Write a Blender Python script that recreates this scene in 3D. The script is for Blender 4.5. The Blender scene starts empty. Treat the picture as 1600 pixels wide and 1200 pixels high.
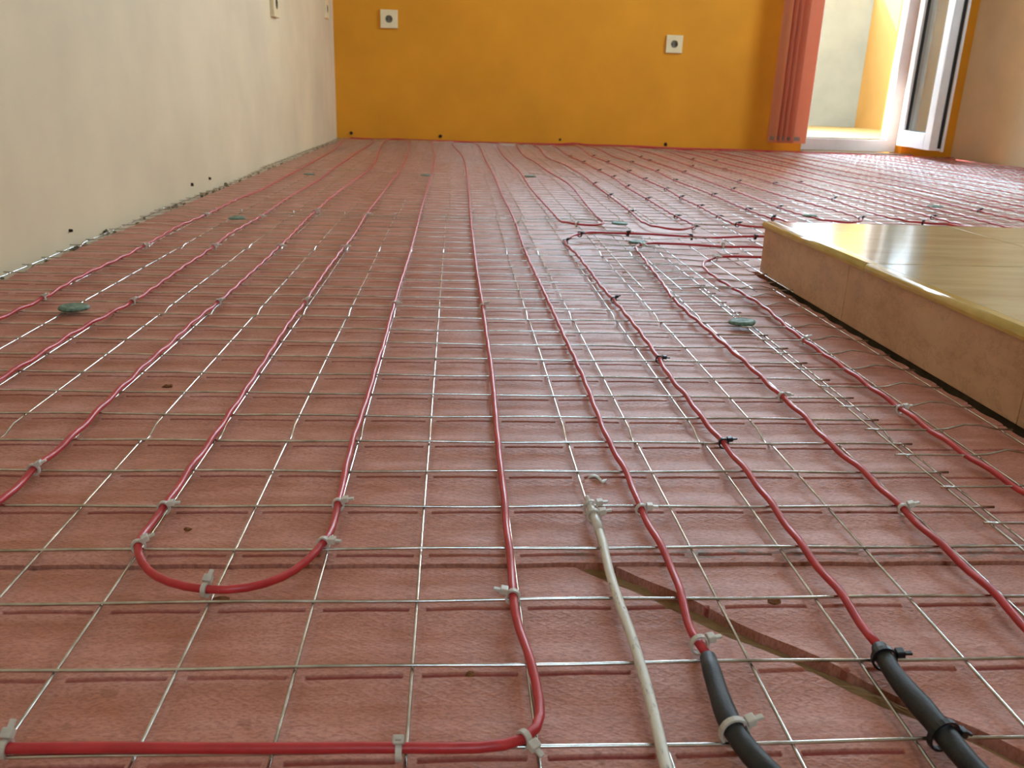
import bpy, bmesh, math, random
from mathutils import Vector, Matrix, noise
PI = math.pi
random.seed(7)
S = bpy.context.scene
C = S.collection

# ------------------------------------------------------------------ camera
F, YAW, PITCH, ROLL = 1326.32, -0.074366, 0.328434, 0.034521
CAM = Vector((0.015859, -0.260056, 0.235264))
def cam_axes():
    f = Vector((-math.sin(YAW), math.cos(YAW), 0)); r = Vector((math.cos(YAW), math.sin(YAW), 0)); u = Vector((0, 0, 1))
    f2 = f*math.cos(PITCH) - u*math.sin(PITCH); u2 = u*math.cos(PITCH) + f*math.sin(PITCH)
    r3 = r*math.cos(ROLL) + u2*math.sin(ROLL); u3 = u2*math.cos(ROLL) - r*math.sin(ROLL)
    return r3, u3, f2
AR, AU, AF = cam_axes()
cd = bpy.data.cameras.new('camera'); cam = bpy.data.objects.new('camera', cd); C.objects.link(cam)
cd.sensor_fit = 'HORIZONTAL'; cd.sensor_width = 36.0; cd.lens = F/1600*36.0; cd.clip_start = 0.01; cd.clip_end = 200
m = Matrix((AR, AU, -AF)).transposed().to_4x4(); m.translation = CAM; cam.matrix_world = m
cd.dof.use_dof = True; cd.dof.focus_distance = 0.58; cd.dof.aperture_fstop = 26.0
S.camera = cam

def W(u, v, z=0.003):
    d = AF + AR*((u-800)/F) - AU*((v-600)/F)
    return CAM + d*((z-CAM.z)/d.z)

# ------------------------------------------------------------------ world, sun, exposure
world = bpy.data.worlds.new('sky'); S.world = world; world.use_nodes = True
bg = world.node_tree.nodes['Background']
bg.inputs[0].default_value = (0.62, 0.82, 1.0, 1); bg.inputs[1].default_value = 25.0
sd = bpy.data.lights.new('sun', 'SUN'); sun = bpy.data.objects.new('sun', sd); C.objects.link(sun)
sd.energy = 16.0; sd.angle = 0.01; sd.color = (1, .95, .86)
SUN_FROM = Vector((-.50, .60, .50)).normalized()
sun.rotation_euler = SUN_FROM.to_track_quat('Z', 'Y').to_euler(); sun.location = (0, 6, 6)
def portal(name, loc, rot, sx, sy):
    l = bpy.data.lights.new(name, 'AREA'); l.shape = 'RECTANGLE'; l.size = sx; l.size_y = sy
    l.cycles.is_portal = True
    o = bpy.data.objects.new(name, l); C.objects.link(o); o.location = loc; o.rotation_euler = rot
XL, YB, XR, YF, ZC = -0.569, 4.183, 2.61, -1.9, 2.55
DX0, DX1, DZ = 1.80, 2.335, 2.12          # balcony door opening
BX0_, BX1_, BZ0_, BZ1_ = 0.35, 1.56, 0.86, 2.12  # window beside the balcony door, above the picture's upper edge
FX0, FX1, FZ0, FZ1 = -0.1, 0.6, 1.3, 2.1  # unseen window added behind the viewer as fill light
RY0, RY1, RZ0, RZ1 = 2.15, 3.15, 0.95, 2.15  # unseen window added in the right wall to brighten the far half
portal('door_portal', ((DX0+DX1)/2, YB+.30, DZ/2+.05), (-PI/2, 0, 0), DX1-DX0, DZ)
portal('window_portal', ((BX0_+BX1_)/2, YB+.30, (BZ0_+BZ1_)/2), (-PI/2, 0, 0), BX1_-BX0_, BZ1_-BZ0_)
portal('rear_portal', ((FX0+FX1)/2, YF-.26, (FZ0+FZ1)/2), (PI/2, 0, 0), FX1-FX0, FZ1-FZ0)
portal('right_portal', (XR+.26, (RY0+RY1)/2, (RZ0+RZ1)/2), (0, PI/2, 0), RZ1-RZ0, RY1-RY0)
portal('terrace_portal', (1.4, 7.75, 2.27), (-PI/2, 0, 0), 4.4, 2.05)
S.view_settings.view_transform = 'Standard'; S.view_settings.look = 'None'
S.view_settings.gamma = 1; S.view_settings.use_curve_mapping = False
S.view_settings.exposure = 0.2

# ------------------------------------------------------------------ helpers
def lin(r, g, b):
    f = lambda c: (c/255/12.92) if c/255 <= .04045 else ((c/255+.055)/1.055)**2.4
    return (f(r), f(g), f(b), 1)
class M:
    """small node-material builder"""
    def __init__(s, name, rough=.6, spec=.4, metal=0):
        s.m = bpy.data.materials.new(name); s.m.use_nodes = True; s.t = s.m.node_tree; s.n = s.t.nodes
        s.b = s.n['Principled BSDF']; s.b.inputs['Roughness'].default_value = rough
        s.b.inputs['Specular IOR Level'].default_value = spec; s.b.inputs['Metallic'].default_value = metal
        s.tc = s.n.new('ShaderNodeTexCoord')
    def coords(s, scale=(1, 1, 1), rot=(0, 0, 0), out='Object'):
        mp = s.n.new('ShaderNodeMapping'); mp.inputs['Scale'].default_value = scale; mp.inputs['Rotation'].default_value = rot
        s.t.links.new(s.tc.outputs[out], mp.inputs[0]); return mp.outputs[0]
    def noise(s, scale, detail=3, vec=None, rough=.55):
        n = s.n.new('ShaderNodeTexNoise'); n.inputs['Scale'].default_value = scale; n.inputs['Detail'].default_value = detail
        n.inputs['Roughness'].default_value = rough
        s.t.links.new(vec if vec else s.tc.outputs['Object'], n.inputs['Vector']); return n.outputs['Fac']
    def wave(s, scale, vec, dist=0, direction='X'):
        n = s.n.new('ShaderNodeTexWave'); n.inputs['Scale'].default_value = scale; n.inputs['Distortion'].default_value = dist
        n.bands_direction = direction; s.t.links.new(vec, n.inputs['Vector']); return n.outputs['Fac']
    def ramp(s, fac, stops):
        r = s.n.new('ShaderNodeValToRGB'); e = r.color_ramp.elements
        while len(e) < len(stops): e.new(.5)
        for k, (p, c) in enumerate(stops): e[k].position = p; e[k].color = c
        s.t.links.new(fac, r.inputs[0]); return r.outputs[0]
    def mix(s, fac, a, b, mode='MIX'):
        x = s.n.new('ShaderNodeMix'); x.data_type = 'RGBA'; x.blend_type = mode
        for k, v in ((0, fac), (6, a), (7, b)):
            if isinstance(v, bpy.types.NodeSocket): s.t.links.new(v, x.inputs[k])
            else: x.inputs[k].default_value = v
        return x.outputs[2]
    def math(s, op, a, b=0):
        x = s.n.new('ShaderNodeMath'); x.operation = op
        for k, v in ((0, a), (1, b)):
            if isinstance(v, bpy.types.NodeSocket): s.t.links.new(v, x.inputs[k])
            else: x.inputs[k].default_value = v
        return x.outputs[0]
    def attr(s, name):
        a = s.n.new('ShaderNodeAttribute'); a.attribute_name = name; return a.outputs['Fac']
    def color(s, c):
        if isinstance(c, bpy.types.NodeSocket): s.t.links.new(c, s.b.inputs['Base Color'])
        else: s.b.inputs['Base Color'].default_value = c
        return s
    def rough(s, c): s.t.links.new(c, s.b.inputs['Roughness']); return s
    def bump(s, h, strength=.3, dist=.001, prev=None):
        b = s.n.new('ShaderNodeBump'); b.inputs['Strength'].default_value = strength; b.inputs['Distance'].default_value = dist
        s.t.links.new(h, b.inputs['Height'])
        if prev: s.t.links.new(prev, b.inputs['Normal'])
        s.t.links.new(b.outputs[0], s.b.inputs['Normal']); return b.outputs[0]

def paint(name, col, rough=.75, var=.06, weave=True):
    k = M(name, rough, .3); n = k.noise(3.0, 4)
    dark = tuple(c*(1-var*2) for c in col[:3]) + (1,); lite = tuple(min(1, c*(1+var)) for c in col[:3]) + (1,)
    k.color(k.ramp(n, [(.3, dark), (.7, lite)]))
    k.bump(k.noise(260, 2), .25, .0008); return k.m
MAT = {}
MAT['cream'] = paint('cream_wall_paint', lin(232, 209, 172))
MAT['orange'] = paint('orange_wall_paint', lin(232, 156, 38))
MAT['white_paint'] = paint('white_ceiling_paint', lin(236, 232, 222))
MAT['dark_room'] = paint('beige_wall_paint', lin(214, 198, 165))

def m_screed():
    k = M('cement_screed', .9, .2); n = k.noise(60, 6); k.color(k.ramp(n, [(.3, lin(92, 80, 62)), (.7, lin(158, 140, 108))]))
    k.bump(k.noise(300, 4), .6, .002); return k.m
MAT['screed'] = m_screed()
MAT['residue'] = paint('tan_cement', lin(152, 114, 74), .9, .2)

def m_xps():
    k = M('pink_insulation_foam', .42, .2)
    fine = k.noise(1.0, 4, k.coords((420, 900, 300)), .65)
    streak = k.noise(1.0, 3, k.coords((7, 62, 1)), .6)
    patch = k.noise(1.0, 5, k.coords((20, 34, 1)), .62)
    base = k.ramp(patch, [(.30, lin(180, 112, 84)), (.5, lin(200, 133, 112)), (.74, lin(214, 154, 139))])
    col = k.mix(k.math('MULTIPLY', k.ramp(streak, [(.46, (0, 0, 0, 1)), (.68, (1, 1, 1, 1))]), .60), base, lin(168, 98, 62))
    col = k.mix(k.math('MULTIPLY', k.ramp(fine, [(.38, (1, 1, 1, 1)), (.55, (0, 0, 0, 1))]), .5), col, lin(138, 76, 62))
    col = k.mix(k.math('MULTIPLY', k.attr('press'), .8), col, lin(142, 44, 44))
    col = k.mix(k.math('MULTIPLY', k.attr('pale'), .15), col, lin(206, 166, 158))
    spots = k.ramp(k.noise(75, 2), [(.70, (0, 0, 0, 1)), (.76, (1, 1, 1, 1))])
    col = k.mix(k.math('MULTIPLY', spots, .35), col, lin(120, 66, 36))
    dn = k.ramp(k.noise(1, 5, k.coords((55, 220, 1)), .7), [(.48, (0, 0, 0, 1)), (.62, (1, 1, 1, 1))])
    col = k.mix(k.math('MULTIPLY', k.math('MULTIPLY', k.attr('dirt'), dn), .85), col, lin(112, 100, 84))
    k.color(col)
    # diamond embossing of the foam skin
    w1 = k.wave(72, k.coords((1, 1, 1), (0, 0, math.radians(58))), .8); w2 = k.wave(72, k.coords((1, 1, 1), (0, 0, math.radians(-58))), .8)
    h = k.math('MAXIMUM', k.math('POWER', w1, 4), k.math('POWER', w2, 4))
    n1 = k.bump(h, .16, .0009)
    n2 = k.bump(fine, .5, .0010, n1)
    k.bump(k.noise(1.0, 2, k.coords((25, 110, 1))), .35, .002, n2)
    return k.m
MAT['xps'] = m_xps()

def m_wire():
    k = M('galvanised_wire', .30, .5, 1.0); n = k.noise(70, 3)
    k.color(k.ramp(n, [(.3, lin(166, 163, 154)), (.7, lin(220, 219, 215))])); k.rough(k.ramp(n, [(.2, (.12,)*3 + (1,)), (.8, (.24,)*3 + (1,))])); return k.m
MAT['wire'] = m_wire()
def m_plastic(name, c0, c1, rough=.35, scale=90, spec=.5, bump=.1):
    k = M(name, rough, spec); n = k.noise(scale, 4); k.color(k.ramp(n, [(.3, c0), (.7, c1)]))
    if bump: k.bump(k.noise(scale*6, 2), bump, .0004)
    return k.m
MAT['red'] = m_plastic('red_cable_sheath', lin(176, 38, 44), lin(200, 52, 54), .36)
MAT['black'] = m_plastic('black_shrink_sleeve', lin(26, 26, 27), lin(44, 43, 42), .5, 140, .45, .3)
MAT['blacktie'] = m_plastic('black_nylon', lin(14, 14, 15), lin(24, 24, 26), .4)
def m_nylon():
    k = M('clear_nylon', .35, .5); k.color(k.ramp(k.noise(120, 2), [(.3, lin(214, 200, 184)), (.7, lin(234, 226, 214))]))
    k.b.inputs['Transmission Weight'].default_value = .25; k.b.inputs['Subsurface Weight'].default_value = .2
    k.b.inputs['Subsurface Radius'].default_value = (.003, .003, .002); return k.m
MAT['nylon'] = m_nylon()
def m_sensor():
    k = M('dirty_white_tube', .4, .5); n = k.noise(1, 5, k.coords((500, 120, 300)), .7)
    k.color(k.ramp(n, [(.32, lin(130, 124, 114)), (.40, lin(216, 206, 190)), (.8, lin(230, 222, 208))])); return k.m
MAT['sensor'] = m_sensor()
def m_disc():
    k = M('green_grey_plastic', .55, .4); k.color(k.ramp(k.noise(220, 4), [(.3, lin(62, 92, 74)), (.7, lin(128, 150, 130))])); k.bump(k.noise(420, 3), .6, .001); return k.m
MAT['disc'] = m_disc()
def m_tile_top():
    k = M('glazed_beige_tile', .13, .5); n = k.noise(1, 5, k.coords((7, 30, 7)), .6)
    k.color(k.ramp(n, [(.25, lin(178, 150, 108)), (.55, lin(200, 176, 132)), (.8, lin(212, 190, 148))]))
    k.bump(k.noise(40, 3), .12, .001); return k.m
MAT['tile_top'] = m_tile_top()
MAT['tile_edge'] = m_plastic('yellow_glazed_edge', lin(192, 154, 78), lin(208, 174, 98), .16, 30, .55, 0)
def m_tile_side():
    k = M('marbled_brown_tile', .32, .45); n = k.noise(1, 7, k.coords((10, 14, 22)), .68)
    base = k.ramp(n, [(.25, lin(184, 142, 112)), (.5, lin(210, 168, 134)), (.78, lin(226, 190, 154))])
    v = k.noise(1, 6, k.coords((24, 20, 30), (0, .3, .2)), .7)
    base = k.mix(k.math('MULTIPLY', k.ramp(v, [(.47, (0, 0, 0, 1)), (.5, (1, 1, 1, 1)), (.53, (0, 0, 0, 1))]), .25), base, lin(138, 96, 76))
    k.color(base); k.bump(n, .1, .001); return k.m
MAT['tile_side'] = m_tile_side()
MAT['grout'] = m_plastic('grey_grout', lin(96, 82, 66), lin(120, 104, 84), .9, 60, .2)
MAT['pvc'] = m_plastic('white_pvc', lin(226, 228, 232), lin(238, 239, 242), .3, 10, .5, 0)
MAT['gasket'] = m_plastic('dark_rubber', lin(34, 36, 36), lin(50, 50, 50), .6, 20, .3, 0)
MAT['stone'] = m_plastic('grey_stone', lin(120, 122, 116), lin(150, 150, 144), .5, 40, .4)
MAT['ivory'] = m_plastic('ivory_plastic', lin(236, 216, 172), lin(242, 224, 182), .35, 10, .5, 0)
MAT['socket_in'] = m_plastic('grey_socket_insert', lin(120, 108, 92), lin(134, 122, 104), .5, 10, .4, 0)
MAT['hole'] = m_plastic('dark_hole', lin(52, 38, 30), lin(66, 50, 40), .8, 10, .2, 0)
MAT['metal'] = m_plastic('dull_metal', lin(150, 146, 138), lin(176, 172, 164), .4, 30, .5, 0)
def m_blind(name, a, b):
    k = M(name, .8, .2); n = k.noise(1, 3, k.coords((300, 300, 30))); k.color(k.ramp(n, [(.3, a), (.7, b)]))
    k.bump(k.wave(400, k.coords()), .2, .0005)
    tr = k.n.new('ShaderNodeBsdfTranslucent'); tr.inputs[0].default_value = a
    mx = k.n.new('ShaderNodeMixShader'); mx.inputs[0].default_value = .45
    k.t.links.new(k.b.outputs[0], mx.inputs[1]); k.t.links.new(tr.outputs[0], mx.inputs[2])
    k.t.links.new(mx.outputs[0], k.n['Material Output'].inputs[0]); return k.m
MAT['blind'] = m_blind('coral_fabric', lin(242, 182, 154), lin(247, 196, 170))
MAT['concrete'] = paint('pale_concrete', lin(136, 135, 122), .9, .08)
MAT['yellow'] = paint('yellow_plaster', lin(184, 142, 80), .9, .05)
MAT['terrace_tile'] = paint('tan_terrace_floor', lin(140, 114, 62), .5, .06)
MAT['crumb'] = m_plastic('brown_crumb', lin(92, 52, 28), lin(140, 88, 48), .9, 400, .2)
MAT['plaster'] = m_plastic('grey_plaster_crumbs', lin(84, 78, 60), lin(130, 120, 94), .95, 500, .1)
def m_glass():
    k = M('door_glass', .02, .5); k.color(lin(225, 235, 232)); k.b.inputs['Transmission Weight'].default_value = .0
    tr = k.n.new('ShaderNodeBsdfTransparent'); tr.inputs[0].default_value = (.93, .95, .95, 1)
    gl = k.n.new('ShaderNodeBsdfGlossy'); gl.inputs['Roughness'].default_value = .02
    lw_ = k.n.new('ShaderNodeLayerWeight'); lw_.inputs[0].default_value = .5
    fr = k.math('MULTIPLY_ADD', k.math('POWER', lw_.outputs['Facing'], 4), .85)
    fr.node.inputs[2].default_value = .04
    mx = k.n.new('ShaderNodeMixShader'); k.t.links.new(fr, mx.inputs[0])
    k.t.links.new(tr.outputs[0], mx.inputs[1]); k.t.links.new(gl.outputs[0], mx.inputs[2])
    k.t.links.new(mx.outputs[0], k.n['Material Output'].inputs[0]); return k.m
MAT['glass'] = m_glass()

def mesh_obj(name, verts, faces, mat, parent=None, smooth=False):
    me = bpy.data.meshes.new(name); me.from_pydata(verts, [], faces); me.materials.append(MAT[mat])
    if smooth: me.polygons.foreach_set('use_smooth', [True]*len(me.polygons))
    me.update(); o = bpy.data.objects.new(name, me); C.objects.link(o)
    if parent: o.parent = parent
    return o
def bm_obj(name, bm, mat, parent=None, smooth=False):
    me = bpy.data.meshes.new(name); bm.normal_update(); bm.to_mesh(me); bm.free(); me.materials.append(MAT[mat])
    if smooth: me.polygons.foreach_set('use_smooth', [True]*len(me.polygons))
    o = bpy.data.objects.new(name, me); C.objects.link(o)
    if parent: o.parent = parent
    return o
def box(bm, x0, x1, y0, y1, z0, z1, bevel=0, mat=None):
    v = [bm.verts.new(p) for p in ((x0, y0, z0), (x1, y0, z0), (x1, y1, z0), (x0, y1, z0), (x0, y0, z1), (x1, y0, z1), (x1, y1, z1), (x0, y1, z1))]
    if mat: 
        for q in v: q.co = mat @ q.co
    fs = [bm.faces.new([v[i] for i in f]) for f in ((3, 2, 1, 0), (4, 5, 6, 7), (0, 1, 5, 4), (1, 2, 6, 5), (2, 3, 7, 6), (3, 0, 4, 7))]
    if bevel:
        es = list({e for f in fs for e in f.edges})
        bmesh.ops.bevel(bm, geom=es, offset=bevel, segments=2, affect='EDGES', profile=.5)
def box_obj(name, x0, x1, y0, y1, z0, z1, mat, parent=None, bevel=0, xf=None):
    bm = bmesh.new(); box(bm, x0, x1, y0, y1, z0, z1, bevel, xf); return bm_obj(name, bm, mat, parent)
def tag(o, label, cat, group=None, kind=None):
    o['label'] = label; o['category'] = cat
    if group: o['group'] = group
    if kind: o['kind'] = kind
    return o
def struct(o, label, cat): return tag(o, label, cat, kind='structure')
def empty(name, loc=(0, 0, 0), rz=0, parent=None):
    o = bpy.data.objects.new(name, None); o.empty_display_size = .02; C.objects.link(o); o.location = loc; o.rotation_euler = (0, 0, rz)
    if parent: o.parent = parent
    return o
def tube_data(pts, rad, sides=8, caps=True):
    """swept tube; rad is a float or list"""
    n = len(pts); vs = []; fs = []
    up = Vector((0, 0, 1))
    for i, p in enumerate(pts):
        t = (pts[min(i+1, n-1)] - pts[max(i-1, 0)]).normalized()
        a = t.cross(up)
        if a.length < 1e-4: a = Vector((1, 0, 0))
        a.normalize(); b = a.cross(t).normalized(); r = rad[i] if isinstance(rad, (list, tuple)) else rad
        for k in range(sides):
            th = 2*PI*k/sides; vs.append(p + a*(math.cos(th)*r) + b*(math.sin(th)*r))
    for i in range(n-1):
        for k in range(sides):
            k2 = (k+1) % sides; fs.append((i*sides+k, i*sides+k2, (i+1)*sides+k2, (i+1)*sides+k))
    if caps: fs.append(tuple(reversed(range(sides)))); fs.append(tuple(range((n-1)*sides, n*sides)))
    fs = [tuple(reversed(f)) for f in fs]
    return vs, fs
def tube_obj(name, pts, rad, mat, parent=None, sides=8):
    v, f = tube_data(pts, rad, sides); return mesh_obj(name, v, f, mat, parent, True)
def smooth_path(P, step=.008, passes=3):
    """centripetal Catmull-Rom resampled at about `step`"""
    P = [Vector(p) for p in P]; Q = [P[0]*2-P[1]] + P + [P[-1]*2-P[-2]]; out = []
    for i in range(1, len(Q)-2):
        p0, p1, p2, p3 = Q[i-1:i+3]
        t0 = 0; t1 = t0+max((p1-p0).length, 1e-6)**.5; t2 = t1+max((p2-p1).length, 1e-6)**.5; t3 = t2+max((p3-p2).length, 1e-6)**.5
        n = max(1, int((p2-p1).length/step))
        for k in range(n):
            t = t1+(t2-t1)*k/n
            A1 = p0*((t1-t)/(t1-t0))+p1*((t-t0)/(t1-t0)); A2 = p1*((t2-t)/(t2-t1))+p2*((t-t1)/(t2-t1)); A3 = p2*((t3-t)/(t3-t2))+p3*((t-t2)/(t3-t2))
            B1 = A1*((t2-t)/(t2-t0))+A2*((t-t0)/(t2-t0)); B2 = A2*((t3-t)/(t3-t1))+A3*((t-t1)/(t3-t1))
            out.append(B1*((t2-t)/(t2-t1))+B2*((t-t1)/(t2-t1)))
    out.append(P[-1])
    for _ in range(passes): out = [out[0]] + [(out[i-1]+out[i]*2+out[i+1])/4 for i in range(1, len(out)-1)] + [out[-1]]
    return out

# ------------------------------------------------------------------ room shell
ZF = -0.0055           # top of the insulation boards (wire mesh lies at z = 0)
ZS = -0.0265           # screed below
T = .25
def wall_with_hole(name, axis, pos, thick, a0, a1, z0, z1, hole, mat):
    """wall slab; axis 'y' spans x, axis 'x' spans y; hole = (h0,h1,hz0,hz1)"""
    bm = bmesh.new()
    rects = [(a0, a1, z0, z1)]
    if hole:
        h0, h1, hz0, hz1 = hole
        rects = [(a0, h0, z0, z1), (h1, a1, z0, z1), (h0, h1, hz1, z1)]
        if hz0 > z0: rects.append((h0, h1, z0, hz0))
    for (p, q, r, s) in rects:
        if axis == 'y': box(bm, p, q, pos, pos+thick, r, s)
        else: box(bm, pos, pos+thick, p, q, r, s)
    return bm_obj(name, bm, mat)
floor = struct(box_obj('floor', XL-T, XR+T, YF-T, YB+T, ZS-.2, ZS, 'screed'), 'grey cement floor under pink foam insulation boards', 'floor')
struct(wall_with_hole('wall_left', 'x', XL-T, T, YF-T, YB+T, ZS, ZC, None, 'cream'), 'cream painted wall along the left side', 'wall')
bm = bmesh.new()
for (a, b, z0, z1) in ((XL, BX0_, ZS, ZC), (BX0_, BX1_, ZS, BZ0_), (BX0_, BX1_, BZ1_, ZC), (BX1_, DX0, ZS, ZC), (DX0, DX1, DZ, ZC), (DX1, XR, ZS, ZC)): box(bm, a, b, YB, YB+T, z0, z1)
bmesh.ops.remove_doubles(bm, verts=bm.verts, dist=1e-5)
struct(bm_obj('wall_back', bm, 'orange'), 'bright orange painted wall with the balcony door', 'wall')
struct(wall_with_hole('wall_right', 'x', XR, T, YF-T, YB+T, ZS, ZC, (RY0, RY1, RZ0, RZ1), 'cream'), 'cream painted wall right of the balcony door', 'wall')
struct(wall_with_hole('wall_front', 'y', YF-T, T, XL, XR, ZS, ZC, (FX0, FX1, FZ0, FZ1), 'dark_room'), 'plain beige wall behind the viewer', 'wall')
struct(box_obj('ceiling', XL-T, XR+T, YF-T, YB+T, ZC, ZC+.2, 'white_paint'), 'plain white ceiling', 'ceiling')
# windows outside the photograph: one beside the balcony door, two added for fill light
def window(name, loc, rz, width, wh, label):
    w = struct(empty(name, loc, rz), label, 'window'); ww = width/2; bm = bmesh.new()
    box(bm, -ww, ww, -.04, .04, 0, .07); box(bm, -ww, ww, -.04, .04, wh-.07, wh)
    for xx in (-ww, -.035, ww-.07): box(bm, xx, xx+.07, -.04, .04, .07, wh-.07)
    bm_obj('window_frame', bm, 'pvc', w)
    for a, b in ((-ww+.07, -.035), (.035, ww-.07)): box_obj('pane', a, b, -.006, .006, .07, wh-.07, 'glass', w)
window('window_1', ((BX0_+BX1_)/2, YB+.12, BZ0_), 0, BX1_-BX0_, BZ1_-BZ0_, 'white framed window in the orange wall above the picture edge')
window('fill_window_2', ((FX0+FX1)/2, YF-.12, FZ0), 0, FX1-FX0, FZ1-FZ0, 'white framed window added behind the viewer for fill light')
window('fill_window_3', (XR+.12, (RY0+RY1)/2, RZ0), PI/2, RY1-RY0, RZ1-RZ0, 'unseen white framed window added to the cream right wall for light')

# ------------------------------------------------------------------ insulation boards (parts of the floor)
CELL = .05
rnd = random.Random(3)
JY = .1415
groove_on = {}
def gon(r, c):
    k = (r, c)
    if k not in groove_on: groove_on[k] = (1 if rnd.random() < .9 else 0)*rnd.uniform(.55, 1.0)
    return groove_on[k]
def surface(x, y, fine):
    z = ZF+(.0010 if y > JY else 0); press = pale = dirt = 0
    if fine:
        r = round(y/CELL); dy = y-r*CELL; c = round(x/CELL); dx = x-c*CELL
        cc = math.floor(x/CELL)
        z += .0009*math.cos(2*PI*(dy-.008)/CELL) - .0002*math.cos(2*PI*dx/CELL)
        z += .0006*noise.noise(Vector((x*14, y*22, 3.1)))
        fade = max(0, min(1, (1.15-y)/.3))
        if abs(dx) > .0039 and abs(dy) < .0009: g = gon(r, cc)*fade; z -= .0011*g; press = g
        elif abs(dx) < .0016 and abs(dy) > .003: z -= .0003*fade; pale = .9*fade
        elif abs(dy) < .0030: pale = .5*fade
        if .144 < y < .160 and x > .085: dirt = 1
    return z, press, pale, dirt
def lattice(a0, a1, offs):
    s = {round(a0, 5), round(a1, 5)}
    k = math.floor(a0/CELL)-1
    while k*CELL < a1+CELL:
        for o in offs:
            v = k*CELL+o
            if a0+.0004 < v < a1-.0004: s.add(round(v, 5))
        k += 1
    return sorted(s)
def board(x0, x1, y0, y1, fine, cuts=()):
    if fine:
        xs = lattice(x0, x1, (-.0045, -.0038, -.0014, 0, .0014, .0038, .0045, .0125, .025, .0375))
        ys = lattice(y0, y1, (-.0026, -.0015, -.0007, 0, .0007, .0015, .0026, .009, .016, .023, .030, .037, .043))
        if y0 < .15 < y1: ys = sorted(set(ys + [.1485, .155, .1605, .1625]))
    else: xs, ys = [x0, x1], [y0, y1]
    bm = bmesh.new(); L = [bm.verts.layers.float.new(n) for n in ('press', 'pale', 'dirt')]
    g = []
    for y in ys:
        row = []
        for x in xs:
            z, a, b, d = surface(x, y, fine); v = bm.verts.new((x, y, z)); v[L[0]] = a; v[L[1]] = b; v[L[2]] = d; row.append(v)
        g.append(row)
    for j in range(len(ys)-1):
        for i in range(len(xs)-1): bm.faces.new((g[j][i], g[j][i+1], g[j+1][i+1], g[j+1][i]))
    for (pco, pno) in cuts:
        bmesh.ops.bisect_plane(bm, geom=bm.verts[:]+bm.edges[:]+bm.faces[:], plane_co=pco, plane_no=pno, clear_outer=True)
    be = [e for e in bm.edges if e.is_boundary]
    r = bmesh.ops.extrude_edge_only(bm, edges=be)
    low = [v for v in r['geom'] if isinstance(v, bmesh.types.BMVert)]
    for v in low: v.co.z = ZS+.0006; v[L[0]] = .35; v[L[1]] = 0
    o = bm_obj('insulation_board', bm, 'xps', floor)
    return o
BX0 = -.546
# two near boards, split by a slanting cut
def line_cut(p, q, keep_left):
    d = Vector((q[0]-p[0], q[1]-p[1], 0)); n = Vector((d.y, -d.x, 0)).normalized()
    return (Vector((p[0], p[1], 0)), n if keep_left else -n)
lo_a, lo_b = (.083, .140), (.222, .006)
up_a, up_b = (.107, .139), (.2445, -.002)
b_near = board(BX0, .60, -1.10, JY-.0015, True, [line_cut(lo_a, lo_b, False)])
b_tri = board(.02, .4600, -.45, JY-.0015, True, [line_cut(up_a, up_b, True)])
ys = [JY+.0010, .742, 1.342, 1.942, 2.542, 3.142, 3.742, YB-.012]
for j in range(7):
    y0, y1 = ys[j], ys[j+1]-.0012
    if j == 0: board(BX0, .4600, y0, y1, True)
    elif j == 1:
        board(BX0, .4600, y0, .952, True); board(BX0, .4600, .953, y1, True); board(.4612, 1.70, .975, y1, False); board(1.7015, XR-.012, .975, y1, False)
    else:
        off = .3*(j % 2)
        xs_ = [BX0, .70+off, 1.95+off*.5, XR-.012]
        for i in range(3): board(xs_[i], xs_[i+1]-.0012, y0, y1, False)
# tan cement residue filling the bottom of the slanting cut
bm = bmesh.new(); rr = random.Random(5); g = []
for i in range(121):
    t = i/120*1.5-.05; a = Vector((.083+.139*t, .140-.134*t, 0)); b = Vector((.107+.1375*t, .139-.141*t, 0)); row = []
    for k in range(9):
        q = a.lerp(b, -.25+1.5*k/8); lump = .0035*math.exp(-((t-.80)/.10)**2)*max(0, 1-abs(k-3)/4)
        row.append(bm.verts.new((q.x, q.y, ZF-.0036-.0022*(k > 5)+lump+.0014*noise.noise(Vector((q.x*160, q.y*160, 1)))+.0008*noise.noise(Vector((q.x*600, q.y*600, 4))))))
    g.append(row)
for i in range(120):
    for k in range(8): bm.faces.new((g[i][k], g[i][k+1], g[i+1][k+1], g[i+1][k]))
bmesh.ops.recalc_face_normals(bm, faces=bm.faces)
be = [e for e in bm.edges if e.is_boundary]; r = bmesh.ops.extrude_edge_only(bm, edges=be)
for v in r['geom']:
    if isinstance(v, bmesh.types.BMVert): v.co.z = ZS+.0006
o = bm_obj('cement_residue', bm, 'residue', floor)

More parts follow.
